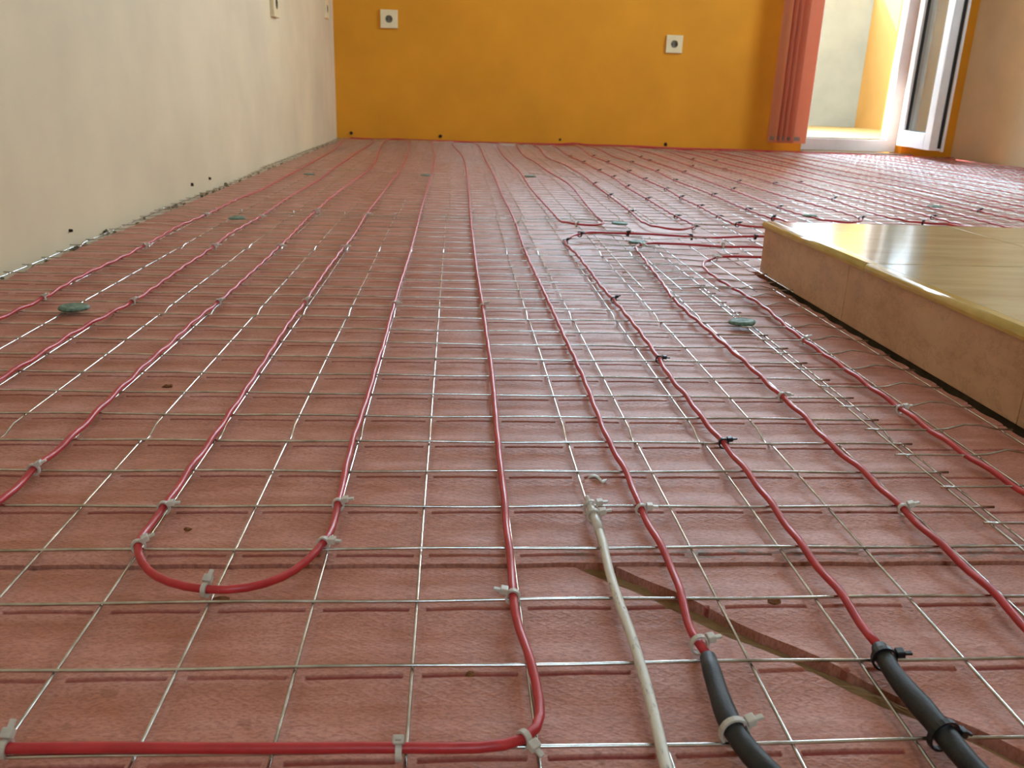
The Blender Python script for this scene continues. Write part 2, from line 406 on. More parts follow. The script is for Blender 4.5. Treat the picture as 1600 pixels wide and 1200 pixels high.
# ------------------------------------------------------------------ steel wire mesh
WR = .0008
def hump(x, y):
    """uneven lie of the sheets"""
    h = 0
    if y > .95:
        a = min(1, (y-.95)/.4)
        for cx, w in ((-.50, .035), (-.27, .05), (.25, .05), (.62, .05), (.95, .06)):
            h += a*.0055*math.exp(-((x-cx)/w)**2)*(.55+.45*math.sin(y*5+cx*9))
        h += a*.003*(noise.noise(Vector((x*3, y*2, 0)))+.3)
    return max(h, -.001)
def sheet(label, cols, rows, z0=0, stub=.009, kinks=(), lat_bump=None, hooks=False, hgain=1.0):
    xs = [c*CELL for c in cols]; yr = [r*CELL for r in rows]
    root = empty('wire_mesh_sheet', (xs[0], yr[0], ZF))
    tag(root, label, 'wire mesh', 'galvanised wire mesh sheets on the foam')
    off = Vector(root.location)
    R = random.Random(len(label)*13+int(xs[0]*997))
    for x in xs:
        pts = []; y = yr[0]-stub; wob = R.uniform(-.0008, .0008)
        stops = [y] + [a for a in yr] + [yr[-1]+stub]
        for i in range(len(stops)-1):
            a, b = stops[i], stops[i+1]
            for t in (0, .5):
                yy = a+(b-a)*t
                pts.append(Vector((x+wob*math.sin(yy*9), yy, z0-2*WR*.92+hump(x, yy)*hgain)))
            for kk in kinks:
                if a-1e-4 <= kk*CELL < b-1e-4:
                    base = z0-2*WR+hump(x, a)
                    pts[-1:] = [Vector((x, a+.004, base-.0002)), Vector((x, a+.010, base-.0034)), Vector((x, a+.019, base-.0030)), Vector((x, a+.032, base+.0002))]
        yy = stops[-1]; pts.append(Vector((x, yy, z0-2*WR*.92+hump(x, yy)*hgain)))
        if hooks: pts.append(Vector((x, yy+.002, pts[-1].z+.006)))
        tube_obj('wire', [p-off for p in pts], WR, 'wire', root, 6)
    for y in yr:
        pts = []; x = xs[0]-stub*R.uniform(.4, 1.1); e = xs[-1]+stub*R.uniform(.4, 1.1); wob = R.uniform(-.0009, .0009); tilt = R.uniform(-.0008, .0008)
        n = max(2, int((e-x)/.0125))
        for i in range(n+1):
            xx = x+(e-x)*i/n; z = z0+hump(xx, y)*hgain
            if lat_bump: z += lat_bump(xx, y)
            z += .0004*math.sin(xx*37+y*50)
            pts.append(Vector((xx, y+wob*math.sin(xx*7)+tilt*(i/n-.5), z)))
        tube_obj('wire', [p-off for p in pts], WR, 'wire', root, 6)
    return root
rng = lambda a, b: [a+i for i in range(int(round(b-a))+1)]
sheet('large wire mesh sheet filling the foreground between cream wall and tiled step', [-11] + rng(-9, 7), rng(-2, 29), 0, .007, kinks=(6, 13, 21), hooks=True)
def bump2(x, y): return .0052*math.exp(-((x-.415)/.014)**2)
sheet('narrow wire mesh strip beside the tiled step, overlapping the large sheet', [6.8, 7.85, 8.85], [r+.5 for r in rng(-2, 16)], .0018, .010, lat_bump=bump2)
sheet('small loose wire mesh piece by the far corner of the tiled step', [5.25, 6.25, 7.25, 8.25, 9.25], [r+.4 for r in rng(16, 24)], .0030, .012, lat_bump=lambda x, y: .002*math.sin(x*40+y*7))
sheet('wire mesh sheet behind the tiled step, right of its far corner', rng(10, 27), [r+.3 for r in rng(20, 28)], .0012)
sheet('wire mesh sheet along the cream wall, middle of the room', [c+.12 for c in [-11] + rng(-9, 8)], [r+.35 for r in rng(28, 47)], .0022)
sheet('wire mesh sheet in the middle of the room, right of the wall sheet', [c+.4 for c in rng(8, 27)], [r+.6 for r in rng(28, 47)], .0012)
sheet('wire mesh sheet in the middle of the room toward the right wall', [c+.5 for c in rng(27, 50)], [r+.2 for r in rng(22, 47)], .0024)
sheet('wire mesh sheet in the left corner before the orange wall', [c-.1 for c in [-11] + rng(-9, 8)], [r+.7 for r in rng(47, 82)], .0030)
sheet('wire mesh sheet before the middle of the orange wall', [c+.2 for c in rng(8, 27)], [r+.4 for r in rng(47, 82)], .0020)
sheet('wire mesh sheet before the balcony door', [c+.4 for c in rng(27, 50)], [r+.8 for r in rng(47, 81)], .0030)

# ------------------------------------------------------------------ heating cables
CR = .0021; CZ = .0030
def px(L, z=CZ): return [W(u, v, z) for u, v in L]
L1 = [(0,495.5),(66.5,465),(119,434),(175,408),(227.5,383.5),(250,371.5),(276,356.5),(323,337),(370,314),(407.5,298.5),(437.5,281.5),(468.5,265.6),(503,246),(522,235.6),(547,222.5)]
L2 = [(0,590),(52.5,558.5),(77,543),(115.5,518),(178.5,485),(206.5,470),(245,445),(287,415),(335,385),(355,368.8),(381,354),(407.5,338.8),(430,323.8),(456,307),(497.5,282.5),(522,263.8),(549,245.5),(581,222.5)]
L3 = [(0,784),(51,732),(105,688),(140,653),(182,611),(224,571),(259,541),(301,502.5),(343,469),(374.5,441),(418,402),(435.6,387.5),(456,368.8),(473,350),(494,330),(522,308),(553,286),(582.5,260),(617,223)]
L4 = [(219,879),(212,864),(216,840.5),(250,800),(294,733.5),(331,684.5),(355,649.5),(383,607.5),(406,572.5),(425,543),(451.5,502.5),(476,471),(497,439.5),(518,410),(535,390),(550,372.5),(572.5,335),(600,300),(620,272.5),(635,247.5),(647,225)]
L5 = [(243,898),(280,916),(324,925),(388,920),(439,901),(479,874),(509.6,847),(526,796),(540,730),(552.5,681),(573.5,621.5),(586,576),(601.5,527),(615.5,474.5),(626,439.5),(640,396),(650,360),(657.5,330),(667.5,295),(675,270),(679,245),(680,225.5)]
L6 = [(0,1169.5),(202,1168),(337,1169.5),(540,1168.5),(624,1168),(742,1169.5),(803,1169),(830,1161),(845,1141),(849,1117),(840,1070),(830,1033),(813,982),(803,945),(798,884),(790,796),(782,726.5),(776.5,670.5),(769.5,590),(761,527),(754,478),(745,422),(741,393),(736,350),(732.5,300),(729,270),(722.5,245),(717.5,226)]
L7 = [(1104,1022),(1080,985),(1060,911),(1033,851),(1003,794),(979.5,737),(951.5,688),(930.5,635.5),(911,586.5),(885,530.5),(860.5,478),(839.5,432.5),(820,393),(806,352.5),(797.5,332.5),(785,307.5),(772.5,277.5),(760,255),(748,230)]
U1 = [(777.5,232.5),(792.5,250),(812.5,272.5),(830,297.5),(850,320),(867.5,340),(877.5,350),(900,355.5),(930,356),(941,352.5),(942.5,348.7),(935,342.5),(915,320),(889,289),(863,273.5),(835,253.7),(817.5,242.5),(808,229)]
U2 = [(842.5,232.5),(855,246),(887.5,261),(907.5,272.5),(927.5,287.5),(951,306),(984,331),(1010,351),(1037.5,358),(1062.5,360),(1080,357.5),(1084,353.7),(1081,350.7),(1054,337),(1010,310.5),(979,292.5),(956,277),(935,267),(910,253.7),(889,243.7),(871,232)]
B1 = [(1374,1010),(1343.5,969),(1310,918),(1276,881),(1248,843),(1208,788),(1168,735),(1131,691),(1097,650.6),(1073,618),(1045,585),(1030,560),(1000,517.5),(967.5,477.5),(940,447.5),(920,420),(900,397.5),(882.5,379.5),(892.5,373.7),(905,369),(947.5,368),(1000,367.5),(1045,370),(1110,373),(1180,372)]
V3 = [(1187.5,357.5),(1160,355),(1147.5,351.7),(1120,339),(1091,323.7),(1062.5,310),(1039,296),(1006,280.5),(981,269.5),(947.5,255),(925,245),(901,234)]
V4 = [(1205,342.5),(1165,328),(1112.5,305.5),(1052.5,281.7),(1025,268.7),(985,254),(957.5,245),(933,233)]
C1 = [(1600,974),(1546,918),(1472,850.6),(1412,794),(1350,735),(1296,691),(1259,650.6),(1222,618),(1165,565),(1110,517.5),(1072.5,485),(1052.5,466),(1032.5,437.5),(1010,410),(994,391),(992.5,387),(1000,384),(1020,382),(1080,384.5),(1130,387.5),(1182.5,388)]
D1 = [(1181.5,403.6),(1121,403),(1099,411.5),(1100.5,418),(1127.5,438.5),(1168,462),(1195,479),(1229,509),(1256,529.5),(1289.5,553),(1326.6,578.5),(1364,605.5),(1407.6,636),(1465,677.6),(1519,715),(1566,745),(1600,767)]
rev = lambda L: list(reversed(L))
V = lambda x, y, z=CZ: Vector((x, y, z))
def drape(pts):
    """the sheath sags a little between the cross wires and follows the uneven mesh"""
    out = []
    for p in pts:
        s = math.sin(PI*p.y/CELL)**2
        out.append(Vector((p.x+.0006*noise.noise(Vector((p.x*20, p.y*20, 7))), p.y, p.z + hump(p.x, p.y) + (.0015 if p.y > 1.0 else 0) - .0016*s)))
    return out
CABLES = []
def cable(name, label, P, parent_sleeve=None):
    pts = drape(smooth_path(P))
    root = empty(name, (pts[0].x, pts[0].y, ZF)); tag(root, label, 'heating cable', 'red floor heating cables')
    tube_obj('cable_sheath', [p-Vector(root.location) for p in pts], CR, 'red', root, 8)
    CABLES.append(pts); return root, pts
pA = px(L7) + [V(.09, 4.10), V(.04, 4.12), V(.01, 4.05)] + rev(px(L6))[1:] + [V(-.28, .000), V(-.42, .002), V(-.449, .03), V(-.453, .10), V(-.452, .40)] + px(L1)[:-1] \
   + [V(-.50, 4.06), V(-.47, 4.11), V(-.41, 4.11), V(-.38, 4.05)] + rev(px(L2))[1:] + [V(-.352, .33), V(-.350, .18), V(-.33, .135), V(-.27, .135), V(-.252, .17)] + px(L3)[:-1] \
   + [V(-.31, 4.06), V(-.29, 4.11), V(-.25, 4.11), V(-.22, 4.05)] + rev(px(L4))[1:-1] + [W(228, 889)] + px(L5)[:-1] \
   + [V(-.08, 4.08), V(-.05, 4.13), V(0, 4.145), V(.15, 4.15), V(.22, 4.12)] + px(U1) + [V(.34, 4.12), V(.42, 4.15), V(1.0, 4.155), V(1.7, 4.15)]
cA, ptsA = cable('heating_cable', 'long red heating cable snaking in loops beside the cream wall', pA)
pB = px(B1) + [V(.70, 1.24), V(.80, 1.25), V(.83, 1.30), V(.80, 1.36), V(.70, 1.37)] + px(V3)[:-1] + [V(.60, 4.05), V(.56, 4.09), V(.51, 4.08)] + rev(px(U2)) \
   + [V(.41, 4.09), V(.46, 4.125), V(.60, 4.13), V(.66, 4.10)] + rev(px(V4)) + [V(.70, 1.50), V(.715, 1.44), V(.80, 1.42), V(1.0, 1.42)]
cB, ptsB = cable('heating_cable', 'red heating cable held by black ties, turning right behind the tiled step', pB)
pC = [V(.262, -.40), V(.262, -.1)] + px(C1) + [V(.64, 1.10), V(.70, 1.09), V(.72, 1.07), V(.70, 1.05), V(.64, 1.05)] + px(D1) + [V(.40, -.02), V(.40, -.4)]
cC, ptsC = cable('heating_cable', 'red heating cable with white ties running beside the tiled step', pC)
pD = []
x = .79; k = 0; rD = random.Random(11)
while x < 2.5:
    near = 1.16+rD.uniform(-.02, .05) if x > 1.0 else 1.5; far = 4.05+rD.uniform(-.03, .03)
    ysq = [near+.05+(far-near-.1)*t/6 for t in range(7)]
    if k % 2 == 0: ysq.reverse()
    pD += [V(x+rD.uniform(-.012, .012), y) for y in ysq]
    e = near if k % 2 == 0 else far
    pD += [V(x+.03, e+(-.01 if k % 2 == 0 else .01)), V(x+.07, e+(-.01 if k % 2 == 0 else .01))]
    x += .1; k += 1
cD, ptsD = cable('heating_cable', 'red heating cable zigzagging across the far right floor before the door', pD)
pE = [V(-.50, 4.152, .003), V(-.2, 4.156, .004), V(.2, 4.163, .005), V(.8, 4.160, .006), V(1.3, 4.165, .005), V(1.85, 4.150, .004), V(2.1, 4.12), V(2.12, 4.08), V(2.05, 4.06), V(1.7, 4.10), V(1.2, 4.118, .004), V(.7, 4.125, .005), V(.4, 4.135, .005)]
cE, ptsE = cable('heating_cable', 'red heating cable lying along the foot of the orange wall', pE)
# black cold-end sleeves
def sleeve(L, parent, bulge=()):
    pts = smooth_path([W(u, v, .0046) for u, v in L], .006)
    n = len(pts); rad = []
    for i in range(n):
        t = i/(n-1); r = .0038+.0007*min(1, t*2.5)+.00012*math.sin(i*1.7)
        for bt, bw, bh in bulge: r += bh*math.exp(-((t-bt)/bw)**2)
        rad.append(r)
    rad[0] *= .93
    o = tube_obj('cold_end_sleeve', [p-Vector(parent.location) for p in pts], rad, 'black', parent, 14); o['label'] = 'black shrink sleeve at the cable end'
    return pts
sA = sleeve([(1106,1027),(1113,1052),(1124,1087),(1144,1141),(1175,1181),(1215,1222),(1262,1262)], cA)
sB = sleeve([(1374,1012),(1397.5,1056.5),(1424.5,1087),(1455,1120.6),(1478.5,1151),(1509,1188),(1540,1225),(1580,1262)], cB, ((.52, .06, .0006),))
# ------------------------------------------------------------------ floor sensor tube
sp = smooth_path([W(u, v, .0042) for u, v in [(917,776),(923,792),(929,808),(941.6,844),(952,894.5),(965,935),(985.5,989),(1002,1043),(1019,1104),(1036,1178),(1044,1212),(1056,1262)]], .008)
sens = tag(empty('floor_sensor', (sp[0].x, sp[0].y, ZF)), 'dirty white sensor tube running from a clear tip toward the viewer', 'sensor cable')
so = Vector(sens.location)
tube_obj('sensor_tube', [p-so for p in sp[3:]], [.0024]*(len(sp)-3), 'sensor', sens, 12)
tip = sp[:5]; o = tube_obj('sensor_tip', [p-so for p in tip], [.0012, .0026, .0029, .0029, .0027], 'nylon', sens, 12); o['label'] = 'clear plastic sensor tip'

# ------------------------------------------------------------------ cable ties
TIE = {}
def tie_meshes(R, mat):
    key = (round(R, 4), mat)
    if key in TIE: return TIE[key]
    bm = bmesh.new(); n = 18; w = .0012; th = .0005
    rx, rz, cz = R+.0006, R+.0011, -.0007
    ring = []
    for i in range(n):
        a = 2*PI*i/n; q = []
        for rr_, ww_ in ((0, -w), (0, w), (th*2, w), (th*2, -w)):
            q.append(bm.verts.new(((rx+rr_)*math.cos(a), ww_, cz+(rz+rr_)*math.sin(a))))
        ring.append(q)
    for i in range(n):
        a, b = ring[i], ring[(i+1) % n]
        for k in range(4): bm.faces.new((a[k], a[(k+1) % 4], b[(k+1) % 4], b[k]))
    bmesh.ops.recalc_face_normals(bm, faces=bm.faces)
    me1 = bpy.data.meshes.new('strap'); bm.to_mesh(me1); bm.free()
    bm = bmesh.new(); box(bm, rx+.0002, rx+.0040, -.0022, .0022, .0004, .0036, .0005)
    me2 = bpy.data.meshes.new('tie_head'); bm.to_mesh(me2); bm.free()
    bm = bmesh.new(); box(bm, rx+.0036, rx+.0072, -.0011, .0011, .0012, .0024, .0002)
    me3 = bpy.data.meshes.new('tie_tail'); bm.to_mesh(me3); bm.free()
    for me in (me1, me2, me3): me.materials.append(MAT[mat])
    bm = bmesh.new()
    for me in (me1, me2, me3): bm.from_mesh(me)
    me4 = bpy.data.meshes.new('cable_tie'); bm.to_mesh(me4); bm.free(); me4.materials.append(MAT[mat])
    TIE[key] = (me1, me2, me3, me4); return TIE[key]
def nearest(p):
    best = None
    for path in CABLES + [sA, sB, sp]:
        for i in range(1, len(path)-1):
            q = path[i]; d = (q.x-p.x)**2+(q.y-p.y)**2
            if best is None or d < best[0]: best = (d, q, (path[i+1]-path[i-1]).normalized())
    return best[1], best[2]
rt = random.Random(21)
def tie(u, v, mat, label, group, R=None, flip=None, pos=None, tilt=None, small=None):
    p = pos if pos else W(u, v, .004); q, t = nearest(p)
    if R is None: R = CR
    me = tie_meshes(R, mat); ang = math.atan2(t.y, t.x)-PI/2
    if math.cos(ang) < 0: ang += PI
    if flip: ang += PI
    ry = tilt if tilt is not None else rt.uniform(-.5, .1)
    far = (p-CAM).length > 1.25 if small is None else small
    rot = Matrix.Rotation(ang+rt.uniform(-.15, .15), 4, 'Z') @ Matrix.Rotation(ry, 4, 'Y')
    mw = Matrix.Translation(q) @ rot
    if far:
        o = bpy.data.objects.new('cable_tie', me[3]); C.objects.link(o); o.matrix_world = mw; s = 1.25; o.scale = (s, s, s)
    else:
        o = empty('cable_tie'); o.matrix_world = mw
        for nm, k in (('strap', 0), ('tie_head', 1), ('tie_tail', 2)):
            c = bpy.data.objects.new(nm, me[k]); C.objects.link(c); c.parent = o
    return tag(o, label, 'cable tie', group)
GW, GB = 'translucent white cable ties', 'black cable ties'
wt = [
 (51, 732, 'white cable tie on the red cable at the left edge, below a green-grey disc'),
 (262, 786, 'white cable tie on the left leg of the foreground U-loop, upper of two'),
 (219, 846, 'white cable tie at the left bend of the foreground U-loop'),
 (509, 847, 'white cable tie at the right bend of the foreground U-loop'),
 (528, 787, 'white cable tie on the right leg of the foreground U-loop, upper of two'),
 (324, 925, 'white cable tie at the bottom middle of the foreground U-loop'),
 (803, 925, 'white cable tie on the front red cable, left of the sensor tube'),
 (1003, 792, 'white cable tie on the red cable right of the sensor tip'),
 (1407, 789, 'white cable tie on the red cable at lower right, nearest of its run'),
 (1222, 619, 'white cable tie on the lower right red run, between two longer stretches'),
 (1052, 466, 'white cable tie on the red cable left of the pale green disc'),
 (1256, 529.5, 'white cable tie on the red cable along the step, right of the pale disc'),
 (1407, 635.5, 'white cable tie on the red cable along the step, near its front end'),
 (615, 474, 'white cable tie on the sixth red cable from the cream wall, middle distance'),
 (754, 476, 'white cable tie on the red cable above the front corner bend, middle distance'),
 (476, 470, 'white cable tie on the U-loop left leg, middle distance'),
 (343, 469, 'white cable tie on the third red cable from the cream wall, middle distance'),
 (206, 470, 'white cable tie on the second red cable from the cream wall, beside the green disc'),
 (68, 464, 'white cable tie on the red cable nearest the cream wall, left of the green disc'),
 (227, 383.5, 'white cable tie on the red cable nearest the wall, in front of mesh overlap'),
 (335, 385, 'white cable tie on the second red cable, in front of the mesh overlap'),
 (438, 386, 'white cable tie on the third red cable, in front of the mesh overlap'),
 (537, 388, 'white cable tie on the U-loop left leg, in front of the mesh overlap'),
 (818, 390, 'white cable tie on the sleeved red cable, left of the black-tied corner'),
 (806, 352, 'white cable tie on the sleeved red cable at the mesh overlap'),
 (322, 337, 'white cable tie on the red cable nearest the wall, left of a far green disc'),
 (407, 339, 'white cable tie on the second red cable, right of a far green disc'),
 (492, 331, 'white cable tie on the third red cable, at the mesh overlap'),
 (570, 337, 'white cable tie on the fourth red cable from the wall, at the mesh overlap'),
 (1000, 384, 'white cable tie at the upper bend of the second cable turning behind the step'),
 (1130, 387.5, 'white cable tie on the middle cable just left of the step corner'),
 (1121, 403, 'white cable tie at the bend of the lowest cable left of the step corner'),
 (898, 355, 'white cable tie at the bottom of the far left U-turn'),
]
for u, v, lb in wt: tie(u, v, "nylon", lb, GW, flip=(u == 803))
tie(632, 1168, 'nylon', 'white cable tie on the front red cable where it runs sideways', GW, tilt=-.9, flip=True)
tie(836, 1160, 'nylon', 'white cable tie at the bottom corner bend of the front red cable', GW, tilt=.35)
tie(1, 1169, 'nylon', 'white cable tie cut by the lower left edge of the picture', GW, tilt=-.6)
tie(1103, 1021, 'nylon', 'white cable tie where the left black sleeve meets red cable', GW, R=.0030, tilt=-.1)
tie(1150, 1153, 'nylon', 'white cable tie around the left black sleeve', GW, R=.0046, tilt=-.3)
tie(919, 780, 'nylon', 'white cable tie at the sensor tip, farther of two', GW, R=.0029, tilt=-.1)
tie(927, 803, 'nylon', 'white cable tie at the sensor tip, nearer of two', GW, R=.0029, tilt=-.2)
bt = [
 (951, 466, 'black cable tie on the sleeved cable, farthest of its three in a line'),
 (1031, 560, 'black cable tie on the sleeved cable, middle of its three in a line'),
 (1123, 691, 'black cable tie on the sleeved cable, nearest of its three in a line'),
 (882.5, 379.5, 'black cable tie at the outer corner of the cable turning to the step'),
 (905, 369, 'black cable tie just right of the corner of the cable turning to the step'),
 (985, 367.6, 'black cable tie on the sideways cable, above the pale flat disc'),
 (1078, 371.5, 'black cable tie on the sideways cable, midway to the step'),
 (1179, 372, 'black cable tie on the sideways cable touching the step corner'),
 (1083, 354, 'black cable tie at the end of the right far U-turn'),
]
for u, v, lb in bt: tie(u, v, 'blacktie', lb, GB)
tie(1374, 1012, 'blacktie', 'black cable tie where the right black sleeve meets red cable', GB, R=.0040, tilt=-.1)
tie(1467, 1138, 'blacktie', 'black cable tie around the middle of the right black sleeve', GB, R=.0050, tilt=.3)
ORD = ['nearest', 'second nearest', 'third nearest', 'fourth nearest', 'fifth nearest', 'sixth nearest', 'seventh nearest', 'eighth nearest', 'ninth nearest']
far_runs = [
 ('left leg of the right far U-turn', [(984,331),(951,306),(927.5,287.5)]),
 ('right leg of the right far U-turn', [(1054,337),(1010,310.5),(979,292.5),(956,277),(935,267),(910,253.7),(889,243.7)]),
 ('far red run ending left of the step corner', [(1147.5,351.7),(1120,339),(1091,323.7),(1062.5,310),(1039,296),(1006,280.5),(981,269.5),(947.5,255),(925,245)]),
 ('far red run ending behind the step corner', [(1205,342.5),(1165,328),(1112.5,305.5),(1052.5,281.7),(1025,268.7),(985,254)]),
]
for nm, L in far_runs:
    for i, (u, v) in enumerate(L): tie(u, v, 'blacktie', '%s black tie on the %s' % (ORD[i], nm), GB)
drun = [('first far right cable run right of the step corner', .79, [1.72, 2.1, 2.65, 3.19, 3.38]), ('second far right cable run right of the step corner', .89, [1.55, 2.35, 2.9]),
        ('third far right cable run right of the step corner', .99, [1.48, 1.9, 2.3, 2.82, 3.3]), ('fourth far right cable run right of the step corner', 1.09, [1.6, 2.4, 3.3]), ('far right run under the farthest green disc', 1.29, [1.5, 1.75])]
for nm, xx, Y in drun:
    for i, yy in enumerate(Y): tie(0, 0, 'blacktie', '%s black tie on the %s' % (ORD[i], nm), GB, pos=Vector((xx, yy, .004)))

# ------------------------------------------------------------------ green-grey fixing discs
discs = [((115,477), .0155, 'oval green-grey plastic disc on the mesh near the cream wall'),
 ((1160,500), .0150, 'pale green-grey disc on the mesh left of the tiled step'),
 ((370,342), .0145, 'green disc on the mesh overlap, near the wall in middle distance'),
 ((483,273), .0150, 'small far green disc nearest the cream wall'),
 ((665,274), .0160, 'small far green disc below the left wall socket'),
 ((828,279), .0170, 'small far green disc in the middle of the floor'),
 ((968,351), .0155, 'dark green disc between the two far U-turns'),
 ((995,380), .0140, 'pale flat disc at the upper bend of the middle cable'),
 ((1265,338), .0160, 'dark green disc just behind the tiled step'),
 ((1460,324), .0190, 'faint green disc on the far right floor')]
for i, ((u, v), r, lb) in enumerate(discs):
    rd = random.Random(i); p = W(u, v, .005); bm = bmesh.new(); n = 20
    prof = [(1.0, -.0018), (1.04, -.0004), (.97, .0012), (.80, .0021), (.74, .0017), (.45, .0022), (.15, .0030)]
    rings = []; ell = rd.uniform(.82, .95)
    wob = [1+rd.uniform(-.04, .04) for _ in range(n)]
    for (s, z) in prof:
        rings.append([bm.verts.new((r*s*wob[k]*math.cos(2*PI*k/n), r*ell*s*wob[k]*math.sin(2*PI*k/n), z+rd.uniform(-.00025, .00025))) for k in range(n)])
    for a, b in zip(rings, rings[1:]):
        for k in range(n): bm.faces.new((a[k], a[(k+1) % n], b[(k+1) % n], b[k]))
    bm.faces.new(rings[-1]); bm.faces.new(list(reversed(rings[0])))
    o = bm_obj('fixing_disc', bm, 'disc', None, True)
    o.location = (p.x, p.y, .0030+hump(p.x, p.y)+(.003 if p.y > 1 else .0)); o.rotation_euler = (rd.uniform(-.03, .03), rd.uniform(-.05, .05), rd.uniform(-.4, .4))
    tag(o, lb, 'fixing disc', 'green-grey fixing discs')

# ------------------------------------------------------------------ tiled step
PX, PY1, PZ = .466, .952, .0735
step = tag(empty('tiled_step', (PX, PY1, ZS)), 'low step with glossy beige tiles, yellow edge and marbled brown side', 'step')
so = Vector(step.location)
def sbox(name, x0, x1, y0, y1, z0, z1, mat, bev=0): return box_obj(name, x0-so.x, x1-so.x, y0-so.y, y1-so.y, z0-so.z, z1-so.z, mat, step, bev)
sbox('step_core', PX+.010, 2.0, -.60, PY1-.010, ZS+.0005, PZ-.009, 'grout')
yj = [PY1, .632, .312, -.008, -.328, -.60]
xj = [PX+.012, .738, 1.058, 1.378, 1.698, 2.0]
for a in range(5):
    for b in range(5):
        sbox('top_tile', xj[b]+.0012, xj[b+1]-.0012, yj[a+1]+.0012, yj[a]-.0012, PZ-.008, PZ, 'tile_top', .0005)
sj = [PY1, .672, .345, .018, -.309, -.60]
for a in range(5): sbox('side_tile', PX, PX+.009, sj[a+1]+.0004, sj[a]-.0004, -.0015, PZ-.0081, 'tile_side', .0008)
xq = [PX, .80, 1.13, 1.46, 1.79, 2.0]
for a in range(5): sbox('side_tile', xq[a]+(.0095 if a == 0 else .0008), xq[a+1]-.0008, PY1-.009, PY1, -.0015, PZ-.0081, 'tile_side', .0008)
# rounded yellow edge pieces
for a in range(5):
    y0, y1 = yj[a+1]+.0006, yj[a]-.0006+(.004 if a == 0 else 0)
    prof = []
    for k in range(7):
        th = PI/2+PI/2*k/6; prof.append((PX-.0030+.0055+.0055*math.cos(th), PZ+.0004-.0055+.0055*math.sin(th)))
    prof = [(PX+.0115, PZ+.0004)] + prof + [(PX-.0030, PZ-.0080), (PX+.0115, PZ-.0080)]
    vs = [Vector((x, y, z))-so for y in (y0, y1) for x, z in prof]; n = len(prof)
    fs = [(k, (k+1) % n, n+(k+1) % n, n+k) for k in range(n)] + [tuple(reversed(range(n))), tuple(range(n, 2*n))]
    bm = bmesh.new(); vv = [bm.verts.new(v) for v in vs]
    for f in fs: bm.faces.new([vv[i] for i in f])
    bmesh.ops.recalc_face_normals(bm, faces=bm.faces); o = bm_obj('edge_trim', bm, 'tile_edge', step); o['label'] = 'rounded yellow glazed edge tile'
    for pgn in o.data.polygons: pgn.use_smooth = 1 <= pgn.index <= 6

# ------------------------------------------------------------------ balcony door
d = struct(empty('door_1', (DX1, YB, 0)), 'white balcony door standing open into the room', 'door')
do = Vector(d.location)
def dbox(name, x0, x1, y0, y1, z0, z1, mat, bev=.002, par=d, xf=None): return box_obj(name, x0-do.x, x1-do.x, y0-do.y, y1-do.y, z0-do.z, z1-do.z, mat, par, bev, xf)
fr = empty('door_frame', parent=d)
dbox('frame_sill', DX0, DX1, YB+.06, YB+.13, .012, .072, 'pvc', .003, fr)
dbox('frame_jamb', DX0, DX0+.05, YB+.06, YB+.13, .072, DZ-.06, 'pvc', .003, fr)
dbox('frame_jamb', DX1-.055, DX1, YB+.06, YB+.13, .072, DZ-.06, 'pvc', .003, fr)
dbox('frame_head', DX0, DX1, YB+.06, YB+.13, DZ-.06, DZ, 'pvc', .003, fr)
dbox('frame_seal', DX0+.05, DX1-.055, YB+.075, YB+.10, .0721, .0765, 'gasket', 0, fr)
dbox('threshold', DX0+.002, DX1+.06, YB-.022, YB+.0595, ZS+.0005, .009, 'stone', .002)
# open leaf
hx, hy = 2.302, YB-.005; fx, fy = 2.216, 3.700
ang = math.atan2(fy-hy, fx-hx); lw = math.hypot(fx-hx, fy-hy)
leaf = empty('door_leaf', (hx-do.x, hy-do.y, .052), ang, d)   # local x along the leaf; local +y faces the wall on the right
def lbox(name, x0, x1, y0, y1, z0, z1, mat, bev=.003, par=leaf): return box_obj(name, x0, x1, y0, y1, z0, z1, mat, par, bev)
LH = DZ-.10
lbox('stile', 0, .070, 0, .062, 0, LH, 'pvc'); lbox('stile', lw-.085, lw, 0, .062, 0, LH, 'pvc')
lbox('rail', .0705, lw-.0855, 0, .062, 0, .075, 'pvc'); lbox('rail', .0705, lw-.0855, 0, .062, LH-.085, LH, 'pvc')
lbox('glass_pane', .0705, lw-.0855, .026, .036, .0755, LH-.0855, 'glass', 0)
for x0, x1, z0, z1 in ((.0702, .0745, .0752, LH-.0852), (lw-.0895, lw-.0852, .0752, LH-.0852), (.0745, lw-.0895, .0752, .0795)):
    lbox('glazing_seal', x0, x1, .012, .0255, z0, z1, 'gasket', 0)
lbox('edge_seal', lw+.0002, lw+.004, .036, .050, .01, LH-.01, 'gasket', 0)
lbox('overlap_lip', lw-.002, lw+.014, .050, .0618, -.004, LH, 'pvc', .002)

